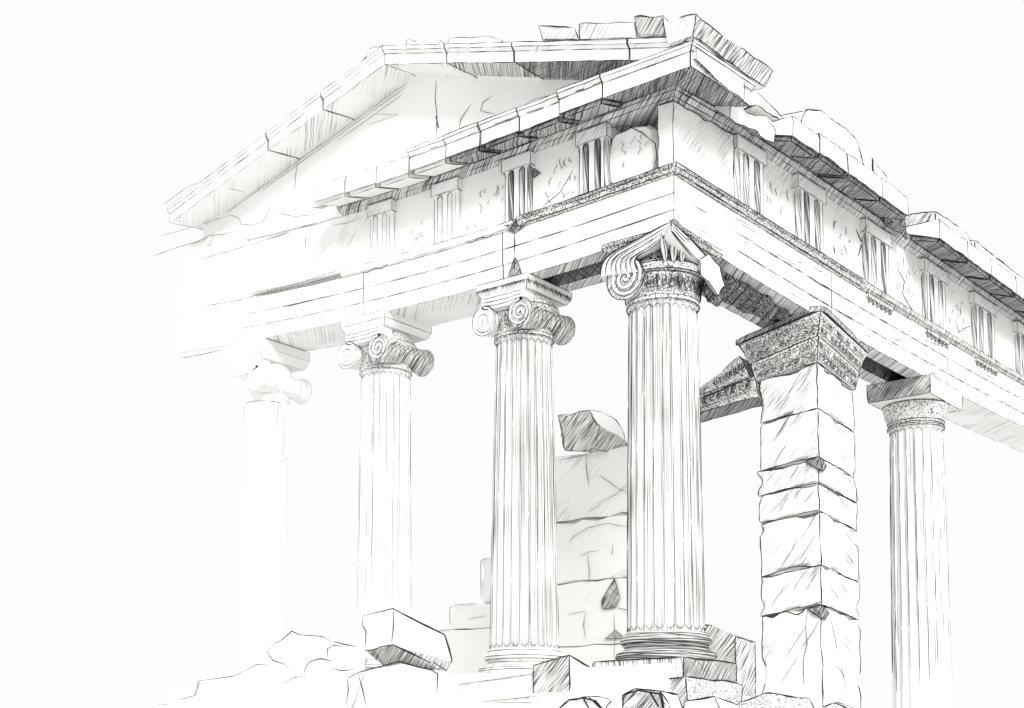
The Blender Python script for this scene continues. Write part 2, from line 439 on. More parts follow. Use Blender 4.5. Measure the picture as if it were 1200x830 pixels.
def ionic_column(name, label, x, r0, r1, ztop, fine, faint=False, lz=None, zb=-.1, base=True, mats=None):
    c = Vector((x, 0, 0)); o = (x, 0, zb)
    t = thing(name, label, 'column', o, 'columns of the ruined temple')
    mt = mats or {}
    g = None
    mb = MB()
    if faint:
        shaft(mb, c, r0, r1, zb+.41, 5.42, mat='stone', lz=(5.0, 5.05), dens=.5, N2=False, depth=.02, g='g4'); mb.lines = []
        for a_, za, zb2 in ((14, 1.4, 5.2), (6, 2.4, 5.25), (-2, 3.6, 5.3), (-12, 4.4, 5.3), (-24, 4.8, 5.3), (-118, 4.6, 5.3)):
            a_ = math.radians(a_); mb.mark([c+Vector((math.cos(a_)*(r0-.008*z), math.sin(a_)*(r0-.008*z), z)) for z in (zb2, (za+zb2)/2+.4, (za+zb2)/2, za)], .0085, 'g3')
        ring(mb, c, r1+.008, 5.36, -110, 0, .008, 'g3')
    else: shaft(mb, c, r0, r1, zb+.41, 5.42, mat='flute' if fine else 'flutep', lz=lz, dens=1., N2=True, depth=.5, g=None if fine else 'g2')
    mb.build('shaft', t, o)
    mb = MB(); att_base(mb, c+Z*zb, r0, .42, 'stone', 0 if faint else 9); mb.build('base', t, o)
    # capital: necking, echinus, scrolls and abacus
    cp = MB(); z0 = 5.42
    lathe(cp, c, [(r1*1.0, z0), (r1*1.08, z0+.03), (r1*1.08, z0+.07), (r1*1.03, z0+.09), (r1*1.12, z0+.4), (r1*1.2, z0+.44), (r1*1.24, z0+.5), (r1*1.05, z0+.66), (r1, z0+.7)], 'scrib' if fine else 'white' if faint else 'scribp')
    if not faint:
        for z, rr in ((z0+.02, r1*1.08), (z0+.08, r1*1.06), (z0+.42, r1*1.17), (z0+.52, r1*1.25)): ring(cp, c, rr, z, -170, 80, .006)
        for zz, H, k, pd in ((z0+.1, .29, 'lace', .11), (z0+.44, .12, 'egg', .09)):
            ornament(cp, lambda u, v, zz=zz: c+Vector((math.cos(-2.9+u/r1/1.15), math.sin(-2.9+u/r1/1.15), 0))*(r1*(1.06+.25*(zz+v-z0-.1)))*1.03+Z*(zz+v), 4.0*r1*1.1, H, pd, .005, 'g1' if fine else 'g3', int(x*10), False, k)
    cap = cp.build('capital', t, o)
    for sx in ((-1, 1) if not faint else (1,)):
        mb = MB(); vc = c+Vector((sx*.37, 0, 5.72)); rr = .245
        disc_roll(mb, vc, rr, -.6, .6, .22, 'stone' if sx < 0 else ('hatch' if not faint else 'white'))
        f = vc+Vector((0, -.61, 0))
        spiral(mb, f, rr*.98, X*sx*-1, Z, 2.3, -1, .005, 'g2' if fine else 'g3')
        spiral(mb, f, rr*.84, X*sx*-1, Z, 1.9, -1, .004, 'g2' if fine else 'g3', relief=False)
        if faint: mb.lines = []
        if sx > 0:
            for k in range(9):   # leaf ribs round the cushion
                yy = -.5+k*.125; q = rr*(1-.22*math.sin(pi*(yy+.6)/1.2)**.7)*1.01
                mb.mark([vc+Vector((q*math.cos(a), yy, q*math.sin(a))) for a in [1.5-.32*j for j in range(9)]], .006, g, .003, 1)
        for yy, q in ((-.6, rr), (.6, rr)): mb.mark([vc+Vector((q*math.cos(a*.3), yy, q*math.sin(a*.3))) for a in range(22)], .0065, g, .002, 1)
        mb.build('volute', cap, o)
    # channel between the scrolls, sagging in the middle
    mb = MB(); K = 14; rows = []
    for i in range(K+1):
        u = -1+2*i/K; xx = u*.42; zl = 5.86+.06*u*u; zt = 6.13
        rows.append([c+Vector((xx, -.6, zl)), c+Vector((xx, -.6, zt)), c+Vector((xx, -.3, zt)), c+Vector((xx, -.3, zl))])
    mb.grid(rows, 'stone', closed=True, cap=True)
    for k in range(4 if not faint else 2):
        mb.mark([c+Vector((-.42+.84*i/K, -.606, 5.87+.07*k+(.06-.02*k)*(-1+2*i/K)**2)) for i in range(K+1)], .0055, g, .003, 1)
    if faint: mb.lines = []
    mb.build('channel', cap, o)
    mb = MB(); moulded_slab(mb, c, .53, .62, 6.12, ztop, 'stone', .07)
    if faint: mb.lines = [l_ for l_ in mb.lines if l_[0][0].x > c.x+.3 and l_[0][-1].x > c.x+.3]
    if fine: ornament(mb, lambda u, v: c+Vector((-.5+u, -.625, 6.16+v)), 1.0, .1, .07, .006, 'g1', 3, False, 'egg'); ornament(mb, lambda u, v: c+Vector((.535, -.6+u, 6.14+v)), 1.2, .14, .1, .006, 'g1', 4, False, 'egg')
    mb.build('abacus', cap, o)
    return t
ionic_column('fluted_column', 'fluted column with carved scroll capital and white base, next left of the corner column', -2.68, .565, .46, 6.335, True)
ionic_column('fluted_column', 'paler fluted column with plain scroll capital, its foot fading out above the rubble', -5.78, .48, .435, 6.36, False, lz=(1.2, 5.38))
ionic_column('fluted_column', 'faintest half drawn column at the far left of the row', -8.9, .46, .42, 6.47, False, faint=True, lz=(1.9, 5.3))

# ---- corner column, with a broken corner capital
o = (0, 0, 0); c = Vector((0, 0, 0))
t = thing('fluted_column', 'tall fluted corner column with dark moulded base and richly carved broken capital', 'column', o, 'columns of the ruined temple')
mb = MB(); shaft(mb, c, .585, .525, .42, 5.42, mat='flute', depth=.6, r=.0065); mb.build('shaft', t, o)
mb = MB(); att_base(mb, c, .585, .43, 'rings', 10); att = mb.build('base', t, o)
cp = MB(); z0 = 5.42; r1 = .525
lathe(cp, c, [(r1, z0), (r1*1.07, z0+.03), (r1*1.07, z0+.08), (r1*1.03, z0+.1), (r1*1.12, z0+.42), (r1*1.22, z0+.46), (r1*1.26, z0+.56), (r1*1.2, z0+.6)], 'scrib'); lathe(cp, c, [(r1*1.12, z0+.605), (r1*1.1, z0+.7), (r1*.95, z0+.88)], 'rough')  # upper lathe coloured dark to paint the shade behind the bands
for z, rr in ((z0+.02, r1*1.07), (z0+.09, r1*1.06), (z0+.43, r1*1.16), (z0+.46, r1*1.22), (z0+.57, r1*1.27)): ring(cp, c, rr, z, -170, 80, .008)
for zz, H, k, pd in ((z0+.1, .31, 'lace', .12), (z0+.11, .3, 'lace', .09), (z0+.46, .11, 'egg', .085)):
    ornament(cp, lambda u, v, zz=zz: c+Vector((math.cos(-2.9+u/r1/1.15), math.sin(-2.9+u/r1/1.15), 0))*(r1*(1.06+.25*(zz+v-z0-.1)))*1.03+Z*(zz+v), 4.0*r1*1.1, H, pd, .006, 'g1', 77, False, k)
cap = cp.build('capital', t, o)
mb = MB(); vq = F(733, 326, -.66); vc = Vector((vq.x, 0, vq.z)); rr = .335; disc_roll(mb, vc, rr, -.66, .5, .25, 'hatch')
for k, tr in ((.98, 2.7), (.88, 2.3), (.78, 1.9), (.68, 1.5)): spiral(mb, vc+Vector((0, -.67, 0)), rr*k, X, Z, tr, -1, .0055, 'g1', relief=k > .9)
mb.mark([vc+Vector((rr*math.cos(a*.3), -.665, rr*math.sin(a*.3))) for a in range(22)], .008, 'g1', .002, 1)
mb.build('volute', cap, o)
# bands sweeping up from the scroll to the corner on the front, and down again, broken, along the flank
def spl(pts, n=14):
    out = []
    for i in range(n+1):
        t = i/n*(len(pts)-1); k = min(int(t), len(pts)-2); out.append(pts[k].lerp(pts[k+1], t-k))
    return [out[0]]+[(out[i-1]+out[i]*2+out[i+1])/4 for i in range(1, n)]+[out[-1]]
mb = MB()
for side, top_, low_ in (('F', ((704, 324), (705, 309), (714, 298), (735, 287), (757, 275), (775, 265), (785, 261)), ((748, 318), (743, 306), (748, 300), (760, 294), (770, 286), (779, 277), (785, 270))),
                         ('R', ((786, 261), (796, 268), (808, 279), (820, 292), (830, 304)), ((786, 271), (794, 282), (804, 294), (812, 303), (820, 310)))):
    q = (lambda x, y: F(x, y, -.69)) if side == 'F' else (lambda x, y: G(x, y, .69))
    t_, l_ = spl([q(*k) for k in top_]), spl([q(*k) for k in low_])
    inn = Vector((-.12, .3, 0)) if side == 'F' else Vector((-.3, .25, 0)); out_ = Vector((0, -.009, 0)) if side == 'F' else Vector((.009, 0, 0))
    mb.grid([[a, b, b+inn, a+inn] for a, b in zip(l_, t_)], 'pale', closed=True, cap=True)
    for i in range(8):
        f_ = i/7; pl2 = [a.lerp(b, f_)+out_*(1+.6*math.sin(i*2.2)) for a, b in zip(t_, l_)]
        if side == 'R' and i in (2, 4, 5): pl2 = pl2[:R.randint(7, 12)]
        mb.mark(pl2, .0105 if i in (0, 7) else .0075, 'g1', .003, 1)
        if i in (1, 3, 5): mb.tube([a.lerp(b, f_+.07)+out_*.4 for a, b in zip(t_, l_)], .022, 'stone', 5, False)
mb.build('channel', cap, o)
for dx, h, wd, lean in ((0, .44, .06, 0), (-.13, .34, .05, -.1), (.13, .34, .05, .1)):   # upright leaves under the corner
    mb = MB(); d = Vector((.707, -.707, 0)); s_ = Vector((.707, .707, 0)); b = d*.7+s_*dx+Z*5.97
    mid_ = [b+s_*(lean*(t/8)**2)+d*(.16*(t/8)**2)+Z*(h*t/8) for t in range(9)]
    wd_ = [wd*math.sin(pi*(.12+.88*t/8)) for t in range(9)]
    pr = [m_+s_*q for m_, q in zip(mid_, wd_)]; pl_ = [m_-s_*q for m_, q in zip(mid_, wd_)]
    mb.grid([[a, m_+d*.025, b2, m_-d*.02] for a, m_, b2 in zip(pl_, mid_, pr)], 'stone', closed=True, cap=True)
    for q in (pl_, pr, [m_+d*.03 for m_ in mid_]): mb.mark(q, .007, 'g1', .002, 1)
    mb.build('leaf_ornament', cap, o)
mb = MB(); hull(mb, [G(x, y, .74) for x, y in ((820, 304), (830, 298), (842, 312), (849, 334), (843, 346), (832, 334), (822, 322))]+[G(x, y, .5) for x, y in ((815, 310), (835, 345), (845, 325))], 5, .035, 'stone', .009, 25); mb.build('broken_volute', cap, o)
mb = MB(); hull(mb, [G(x, y, .66) for x, y in ((826, 322), (836, 330), (848, 350), (842, 358), (832, 352), (826, 342))]+[G(x, y, .3) for x, y in ((824, 330), (850, 350), (830, 352))], 9, .05, 'rough', .008); mb.build('broken_core', cap, o)
mb = MB(); hull(mb, [G(x, y, .7) for x, y in ((784, 259), (790, 257), (799, 265), (803, 271), (796, 271), (788, 266))]+[G(794, 265, .5)], 4, .01, 'dark', .006, cuts=1); mb.build('hollow_shade_patch', cap, o)  # solid dark piece painting the shade of a hole
mb = MB(); moulded_slab(mb, c, .68, .68, 6.3, 6.42, 'scrib', .05, .007)
ornament(mb, lambda u, v: Vector((-.66+u, -.685, 6.3+v)), 1.3, .11, .07, .007, 'g1', 13, False, 'bead')
ornament(mb, lambda u, v: Vector((.685, -.66+u, 6.3+v)), 1.0, .11, .07, .007, 'g1', 14, False, 'bead')
mb.build('abacus', cap, o)
# plinth of the corner column
t = thing('plinth', 'two tier plinth carrying the corner column, its right side worn and speckled', 'plinth', (0, 0, -1.2))
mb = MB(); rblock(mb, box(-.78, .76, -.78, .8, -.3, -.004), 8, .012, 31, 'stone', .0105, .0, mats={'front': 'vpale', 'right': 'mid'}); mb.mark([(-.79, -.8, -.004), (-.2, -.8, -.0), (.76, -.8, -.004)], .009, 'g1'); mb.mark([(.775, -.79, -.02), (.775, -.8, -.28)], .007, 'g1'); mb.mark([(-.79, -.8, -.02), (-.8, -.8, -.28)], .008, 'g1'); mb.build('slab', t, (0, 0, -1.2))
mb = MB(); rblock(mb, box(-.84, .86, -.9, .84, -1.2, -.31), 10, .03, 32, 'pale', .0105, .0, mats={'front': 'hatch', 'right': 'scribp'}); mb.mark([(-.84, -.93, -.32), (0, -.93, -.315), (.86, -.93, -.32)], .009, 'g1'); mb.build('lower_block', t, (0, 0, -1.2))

# ---- the plain round-capital column on the flank
yc = 10.13; c = Vector((0, yc, 0)); o = (0, yc, -1.2)
t = thing('fluted_column', 'fluted column with square flat capital on the right, dark down its left side', 'column', o, 'columns of the ruined temple')
mb = MB(); shaft(mb, c, .61, .535, -1.2, 5.52, n=20, mat='flutep', depth=.6, r=.0075, lz=(-.2, 5.47), dens=.9); mb.build('shaft', t, o)
mb = MB(); lathe(mb, c, [(.535, 5.52), (.58, 5.54), (.58, 5.58), (.56, 5.6), (.58, 5.66), (.64, 5.82), (.67, 5.99), (.67, 6.04)], 'scrib')
for z, rr in ((5.53, .585), (5.57, .588), (5.61, .565), (5.66, .585), (6.02, .673)): ring(mb, c, rr, z, -170, 80, .008)
cap = mb.build('capital', t, o)
mb = MB(); st = 0
moulded_slab(mb, c, .68, .9, 6.04, 6.42, 'stone', .02, .009, 'g1')
for i, f in enumerate(mb.f):
    P = [mb.v[k] for k in f]
    if MI[mb.m[i]] == 'stone' and all(abs(p.y-(c.y-.9)) < .05 for p in P): mb.m[i] = MI.index('mid')  # front face recoloured dark to stand for its shaded side
mb.build('abacus', cap, o)

# ------------------------------------------------------------------ front entablature
o = (-5, 0, 6.4)
fe = thing('front_entablature', 'beam, frieze and bracketed cornice over the front row of columns', 'entablature', o)
AP = lambda rec: [(HW-.02, 6.4), (HW-.02, 6.68), (HW-.01, 6.69), (HW-.01, 6.96), (HW, 6.97), (HW, 7.27), (-HW, 7.27), (-HW, 6.4)]+([(-.22, 6.4), (-.22, 6.8), (.2, 6.8), (.2, 6.4)] if rec else [])
for a, b, rec, ms in ((-2.7, 'c', True, {7: 'hatch', 8: 'dark', 9: 'dark', 10: 'dark', 11: 'hatch'}), (-5.82, -2.712, False, {7: 'pale'}), (-8.95, -5.832, False, {7: 'pale'})):  # soffit and recess shade painted through the face materials
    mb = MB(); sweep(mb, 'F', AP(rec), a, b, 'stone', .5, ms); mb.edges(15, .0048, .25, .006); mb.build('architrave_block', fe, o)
mb = MB(); sweep(mb, 'F', [(HW-.02, 6.4), (HW-.02, 8.56), (HW-.12, 8.56), (HW-.12, 6.4)], -10.9, -8.962, 'white')
for q in ([(212, 420), (240, 415), (260, 410)], [(227, 361), (280, 352), (330, 338), (400, 316)], [(293, 348), (350, 335), (420, 317)], [(332, 360), (384, 347)], [(229, 306), (290, 288), (340, 272)], [(180, 300), (205, 291), (232, 283), (245, 276), (262, 275), (275, 271)]): mb.mark([F(*k)+Vector((0, -.004, 0)) for k in q], .0085, 'g2')
mb.build('facing_slab', fe, o)
# band under the frieze: carved near the corner, plain and broken to the left
TB = [(HW, 7.274), (HW+.05, 7.29), (HW+.09, 7.36), (HW+.09, 7.43), (.2, 7.43), (.2, 7.274)]
mb = MB(); sweep(mb, 'F', TB, -2.35, 'c', 'scrib', .4); mb.edges(25, .007, .05)
ornament(mb, lambda u, v: wf((-2.3+u, -HW-.055-.035*v/.08, 7.3+v*.9)), 2.9, .12, .085, .006, 'g1', 5, True, 'egg')
mb.build('carved_band', fe, o)
mb = MB(); sweep(mb, 'F', [(HW, 7.274), (HW+.04, 7.29), (HW+.05, 7.41), (.2, 7.41), (.2, 7.274)], -6.35, -2.46, 'stone', .4); mb.edges(25, .006, .1)
for a, b in ((423, 455), (545, 580)): mb.mark([F(a+(b-a)*k/4, 319-(a-423)*.29-(b-a)*k/4*.3+(3 if k % 2 else 0), -.61) for k in range(5)], .011, 'g2')
mb.build('plain_band', fe, o)
# frieze
mb = MB(); sweep(mb, 'F', [(HW-.08, 7.434), (HW-.08, 8.56), (-.3, 8.56), (-.3, 7.434)], -8.95, -.64, 'stone', .5)
for q in ([(358, 279), (358, 290)],): mb.mark([F(*k, -.48) for k in q], .008, 'g3')
fw_ = mb
def scr(mb, cx, cz, sx, sz, n, side='F', plane=-.475, g='g1', r=.006, seed=1):
    """short broken scratches left by lost carving"""
    q = random.Random(seed)
    for k in range(n):
        u, v = q.uniform(-1, 1)*sx, q.uniform(-1, 1)*sz; a = q.uniform(.5, 2.2); l = q.uniform(.06, .2)
        P = []
        for j in range(5):
            uu = u+math.cos(a)*l*j/4+.02*math.sin(j*2+k); vv = v+math.sin(a)*l*j/4
            P.append(wf((cx+uu, plane, cz+vv)) if side == 'F' else wr((plane, cx+uu, cz+vv)))
        mb.mark(P, r*.85, g if g != 'g1' else 'g2', .003, 1)
scr(mb, -3.15, 7.85, .4, .3, 11, seed=2); scr(mb, -1.65, 7.85, .36, .32, 15, seed=3); scr(mb, -4.6, 7.8, .12, .2, 5, g='g3', seed=4)
mb.mark([wf((-1.95, -.476, 7.55)), wf((-1.6, -.476, 7.7)), wf((-1.35, -.476, 8.0))], .007)
for q in ([(310, 282), (380, 258), (430, 240)], [(388, 264), (405, 262), (425, 254)]): mb.mark([F(*k, -.485) for k in q], .006, 'g3')
mb.build('frieze_wall', fe, o)
mb = MB(); sweep(mb, 'F', [(-.02, 7.434), (-.02, 8.56), (-.3, 8.56), (-.3, 7.434)], -.635, .3, 'dark', .3); mb.build('recess_wall', fe, o)  # dark hatching adds painted shade to the gap
mb = MB(); bp = []
for k in range(12):
    a_ = k*pi/6; rx, rz_ = .41, .5
    for yy, q in ((-.47, .9), (-.36, 1.0), (-.1, 1.0)): bp.append(wf((-.26+rx*q*math.copysign(abs(math.cos(a_))**.4, math.cos(a_)), yy, 7.91+rz_*q*math.copysign(abs(math.sin(a_))**.4, math.sin(a_)))))
hull(mb, bp, 6, .05, 'stone', .0085, 70)
scr(mb, -.2, 7.9, .22, .3, 9, plane=-.5, seed=6); mb.mark([F(x_, y_, -.49) for x_, y_ in ((712, 150), (735, 147), (752, 155), (768, 168), (770, 185), (765, 200), (752, 208))], .008); mb.build('metope_stone', fe, o)
mb = MB()   # raised dark patches that paint the shade of holes and breaks
hull(mb, [F(x_, y_, -.575) for x_, y_ in ((583, 264), (600, 258), (612, 256), (614, 266), (602, 273), (592, 268))]+[F(600, 264, -.62)], 1, .01, 'dark', .006, cuts=1); mb.build('break_shade_patch', fe, o); mb = MB()
hull(mb, [F(x_, y_, -.56) for x_, y_ in ((603, 301), (609, 312), (611, 322), (604, 330), (595, 326), (599, 312))]+[F(603, 318, -.6)], 2, .01, 'dark', .006, cuts=1); mb.mark([F(603, 272, -.57), F(603, 300, -.57)], .009); mb.build('break_shade_patch', fe, o); mb = MB()
hull(mb, [F(x_, y_, -.48) for x_, y_ in ((624, 196), (634, 203), (624, 210))]+[F(627, 203, -.51)], 3, .006, 'dark', .005, cuts=1); mb.build('break_shade_patch', fe, o)
mb = MB(); rblock(mb, [wc(p) for p in box(.27, HW-.012, -HW+.012, 1.34, 7.44, 8.55)], 10, .012, 43, 'pale', .007, .05, .03, mats={'front': 'stone', 'right': 'pale'}); mb.build('corner_block', fe, o)
def triglyph(parent, side, s0, s1, pale=False):
    W = wf if side == 'F' else wr; mb = MB(); w_ = s1-s0
    prof = [(0, .03), (.09, .10), (.2, .10), (.3, .02), (.4, .10), (.6, .10), (.7, .02), (.8, .10), (.91, .10), (1, .03)]
    def P(u, d, z): return W((s0+u*w_, -(HW-.08+d), z)) if side == 'F' else W((HW-.08+d, s0+u*w_, z))
    rows = []
    for z, k in ((7.436, 1), (8.22, 1), (8.3, .6), (8.33, 0)):
        rows.append([P(u, d if k == 1 else d*k+.10*(1-k), z) for u, d in prof]+[P(1, -.05, z), P(0, -.05, z)])
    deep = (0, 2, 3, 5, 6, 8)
    mb.grid(rows, 'stone', closed=True, cap=True, matf=lambda i, j: 'vhatch' if i in deep and not pale else 'stone')  # groove sides hatched dark as painted shade
    for i in range(10):
        mb.mark([r[i]+(Vector((0, -.002, 0)) if side == 'F' else Vector((.002, 0, 0))) for r in rows[:3]], .0065 if not pale else .0055, None, .003, .3)
    for u0, u1 in ((.2, .4), (.6, .8)):
        mb.mark([P(u0+(u1-u0)*k/4, .103, 8.24+.085*math.sin(pi*k/4)) for k in range(5)], .007, None, .001, 1)
        if not pale: mb.mark([P(.5*(u0+u1), .03, 7.5), P(.5*(u0+u1), .03, 8.28)], .015, None, .002, .3)
    tr = mb.build('triglyph', parent, o_)
    mb = MB(); st = len(mb.f)
    q = [P(-.03, d, z) for d, z in ((-.03, 8.335), (.12, 8.335), (.12, 8.555), (-.03, 8.555))]; q2 = [P(1.03, d, z) for d, z in ((-.03, 8.335), (.12, 8.335), (.12, 8.555), (-.03, 8.555))]
    mb.grid([q, q2], 'pale', closed=True, cap=True); mb.edges(30, .0055, .1); mb.build('cap', tr, o_)
o_ = o
for a, b in ((-1.2, -.64), (-2.68, -2.12), (-4.2, -3.65), (-5.7, -5.14)): triglyph(fe, 'F', a, b, a < -4)
BM = [(HW-.06, 8.564), (HW+.04, 8.59), (HW+.10, 8.66), (HW+.12, 8.72), (-.3, 8.72), (-.3, 8.564)]
mb = MB(); sweep(mb, 'F', BM, -6.4, 'c', 'hatch', .5); mb.edges(20, .006, .1); mb.build('bed_mould', fe, o)
def geison(parent, side, s0, s1, crown=True, cut=0, mat='stone', mut=True, pale=False, dz_=0, rag=0):
    W = wf if side == 'F' else wr; mb = MB()
    O1 = HW+OG-cut
    prof = [(HW+.1, 8.724+dz_), (O1, 8.53+dz_), (O1, 8.78+dz_)]+([(O1+.02, 8.79+dz_), (O1+.07, 8.85+dz_), (O1+.07, 8.91+dz_)] if crown else [(O1-.02, 8.86+dz_)])+[(-.2, (8.91 if crown else 8.88)+dz_), (-.2, 8.724+dz_)]
    sweep(mb, side, prof, s0, s1, mat, .14, {0: 'dark' if not pale else 'pale'})  # soffit shade painted by its hatched material
    rag = rag or (.014 if side == 'F' else .022)
    mb.v = [v+noise.noise_vector(v*3.1)*rag+noise.noise_vector(v*9)*rag*.35 for v in mb.v]
    mb.edges(24, .0075 if not pale else .006, .06)
    gb_ = mb.build('geison_block', parent, o_)
    if mut and s0 != 'c' and s1 != 'c':
        mb = MB(); a, b = min(s0, s1)+.05, max(s0, s1)-.05
        pr = lambda k: [(HW+.16, 8.70+k), (O1-.05, 8.55+k), (O1-.05, 8.47+k), (HW+.16, 8.63+k)]
        rows = []
        for s in (a, b):
            rows.append([W((s, -oo, z)) if side == 'F' else W((oo, s, z)) for oo, z in pr(dz_)])
        mb.grid(rows, ('dark' if side == 'R' else 'mid') if not pale else 'stone', closed=True, cap=True); mb.edges(30, .013 if not pale else .008, .02); mb.build('mutule', gb_, o_)  # mutules hatched dark to paint the shade under the cornice
cuts = [-6.35, -5.58, -4.85, -4.1, -3.3, -2.59, -1.82, -1.03, -.23]
for i, (a, b) in enumerate(zip(cuts, cuts[1:])):
    geison(fe, 'F', a+.006, b-.006, crown=a > -4.3, pale=a < -3.9, dz_=R.uniform(-.02, .02), cut=R.uniform(0, .03), mat='stone')
geison(fe, 'F', -.22, 'c', True)
mb = MB(); mb_pts = [(-10.6, 8.72), (-9.8, 8.86), (-9.0, 8.9), (-8.4, 8.82), (-7.9, 8.93), (-7.2, 8.88), (-6.9, 8.8), (-6.38, 8.84)]
for (x0, z0_), (x1, z1_) in zip(mb_pts, mb_pts[1:]):
    b_ = [wf(p) for p in box(x0, x1, -.52, .3, 8.565, 8.8)]
    b_[4].z += z0_-8.8; b_[7].z += z0_-8.8; b_[5].z += z1_-8.8; b_[6].z += z1_-8.8
    rblock(mb, b_, 3, .01, 3, lines=False)
for q in ([(188, 277), (240, 262), (270, 252), (280, 256), (282, 263), (295, 264), (308, 260), (318, 243), (330, 250), (345, 254), (365, 252), (384, 246)], [(335, 249), (350, 243), (366, 238), (384, 243)]): mb.mark([F(*k, -.56) for k in q], .007, 'g2', .012)
mb.build('broken_cornice', fe, o)

# ------------------------------------------------------------------ flank entablature
o = (0, 6, 6.4); o_ = o
re_ = thing('flank_entablature', 'beam, frieze and broken dark bracketed cornice running back along the right side', 'entablature', o)
for a, b in (('c', 4.9), (4.912, 10.6), (10.612, 24)):
    mb = MB(); sweep(mb, 'R', AP(b < 20), a, b, 'stone', .5, {7: 'hatch', 8: 'rough', 9: 'rough', 10: 'rough', 11: 'hatch'} if b < 20 else {7: 'pale'}); mb.edges(15, .0052, .25, .006)  # underside hatching and dark recess faces are painted shade
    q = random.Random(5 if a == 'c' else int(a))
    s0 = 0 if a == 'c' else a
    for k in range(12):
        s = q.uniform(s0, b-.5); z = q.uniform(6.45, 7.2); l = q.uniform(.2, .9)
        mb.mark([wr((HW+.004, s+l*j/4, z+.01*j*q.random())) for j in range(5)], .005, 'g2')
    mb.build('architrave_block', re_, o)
mb = MB(); rblock(mb, [wr(p) for p in box(-.27, .3, .9, 3.75, 6.3, 6.7)], 16, .1, 47, 'rough', lines=False); mb.build('broken_soffit', re_, o)
mb = MB(); sweep(mb, 'R', TB, 'c', 6.2, 'scrib', .4); mb.edges(25, .007, .05)
ornament(mb, lambda u, v: wr((HW+.055+.035*v/.08, -.5+u, 7.3+v*.9)), 6.6, .12, .1, .0065, 'g1', 15, True, 'egg'); mb.build('carved_band', re_, o)
mb = MB(); sweep(mb, 'R', [(HW, 7.274), (HW+.06, 7.33), (HW+.06, 7.43), (.2, 7.43), (.2, 7.274)], 6.22, 24, 'hatch', .5); mb.edges(25, .007, .05); mb.build('plain_band', re_, o)
mb = MB(); sweep(mb, 'R', [(HW-.08, 7.434), (HW-.08, 8.56), (-.3, 8.56), (-.3, 7.434)], 1.36, 24, 'stone', .5)
for k, (a, n) in enumerate(((3.0, 6), (5.5, 12), (8.4, 9), (11.4, 8))): scr(mb, a, 7.95, .45, .3, n, 'R', HW-.075, 'g1', .008, 20+k)
for q in ([(1052, 315), (1060, 330), (1058, 345), (1070, 365), (1080, 380)], [(1120, 375), (1124, 390), (1130, 385), (1138, 382)], [(1003, 268), (1010, 285), (1006, 300)]): mb.mark([G(*k, HW-.07) for k in q], .011, 'g1', .012)
mb.build('frieze_wall', re_, o)
TR = ((1.39, 2.35), (3.58, 4.63), (6.41, 7.58), (9.35, 10.59), (12.25, 13.65), (15.2, 16.5))
for a, b in TR: triglyph(re_, 'R', a, b)
for a, b in TR[2:5]:
    mb = MB(); c0 = .5*(a+b)
    sweep(mb, 'R', [(HW, 7.2), (HW+.05, 7.2), (HW+.05, 7.27), (HW, 7.27)], a, b, 'hatch'); mb.edges(30, .007, .0)
    for k in range(6):
        s = a+(b-a)*(k+.5)/6
        mb.grid([[wr((HW+.03+rr*math.cos(j*pi/3), s+rr*math.sin(j*pi/3), z)) for j in range(6)] for z, rr in ((7.2, .025), (7.13, .04))], 'dark', closed=True, cap=True)
    mb.build('regula', re_, o)
mb = MB(); sweep(mb, 'R', BM, 'c', 24, 'hatch', .5); mb.edges(20, .0065, .1); mb.build('bed_mould', re_, o)
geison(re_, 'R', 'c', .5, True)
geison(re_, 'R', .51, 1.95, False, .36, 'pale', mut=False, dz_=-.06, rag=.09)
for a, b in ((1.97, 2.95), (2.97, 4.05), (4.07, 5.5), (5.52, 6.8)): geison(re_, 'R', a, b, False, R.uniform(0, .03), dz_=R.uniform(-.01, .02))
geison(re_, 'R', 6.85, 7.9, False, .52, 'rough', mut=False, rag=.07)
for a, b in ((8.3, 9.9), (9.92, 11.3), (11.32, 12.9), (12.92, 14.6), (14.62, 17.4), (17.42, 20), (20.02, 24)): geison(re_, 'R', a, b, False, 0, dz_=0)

# ------------------------------------------------------------------ pediment
o = (-4.8, 0, 8.9); o_ = o
pd = thing('pediment', 'low triangular gable above the front with a broken left slope', 'pediment', o)
mb = MB(); tri = [(-10.3, 8.75), (.3, 8.75), (.3, 8.98), (-.3, 9.16), (-4.8, 10.55), (-9.2, 9.46), (-10.3, 9.15)]
mb.grid([[(x, -.45, z) for x, z in tri], [(x, -.05, z) for x, z in tri]], 'white', closed=True, cap=True)
for q, rr, g_ in (([(511, 95), (510, 115), (512, 135), (511, 158)], .008, 'g2'), ([(349, 188), (346, 205), (345, 224)], .007, 'g3'), ([(436, 134), (466, 134), (430, 147)], .005, 'g4'),
               ([(552, 122), (545, 132), (540, 140), (538, 150)], .007, 'g2'), ([(578, 112), (566, 120), (563, 130), (580, 134)], .006, 'g3'), ([(620, 118), (640, 112), (655, 120)], .006, 'g3'), ([(511, 136), (514, 150)], .01, 'g2')):
    mb.mark([F(*k, -.456) for k in q], rr, g_, .01)
for dz_k, x0_, x1_ in ((.05, -9.6, -4.9), (.11, -8.6, -4.95), (.2, -6.6, -5.0)):
    mb.mark([(x0_+(x1_-x0_)*k/8, -.458, 10.5-.25*(-4.72-(x0_+(x1_-x0_)*k/8))-dz_k) for k in range(9)], .006, 'g3')
mb.build('tympanum', pd, o)
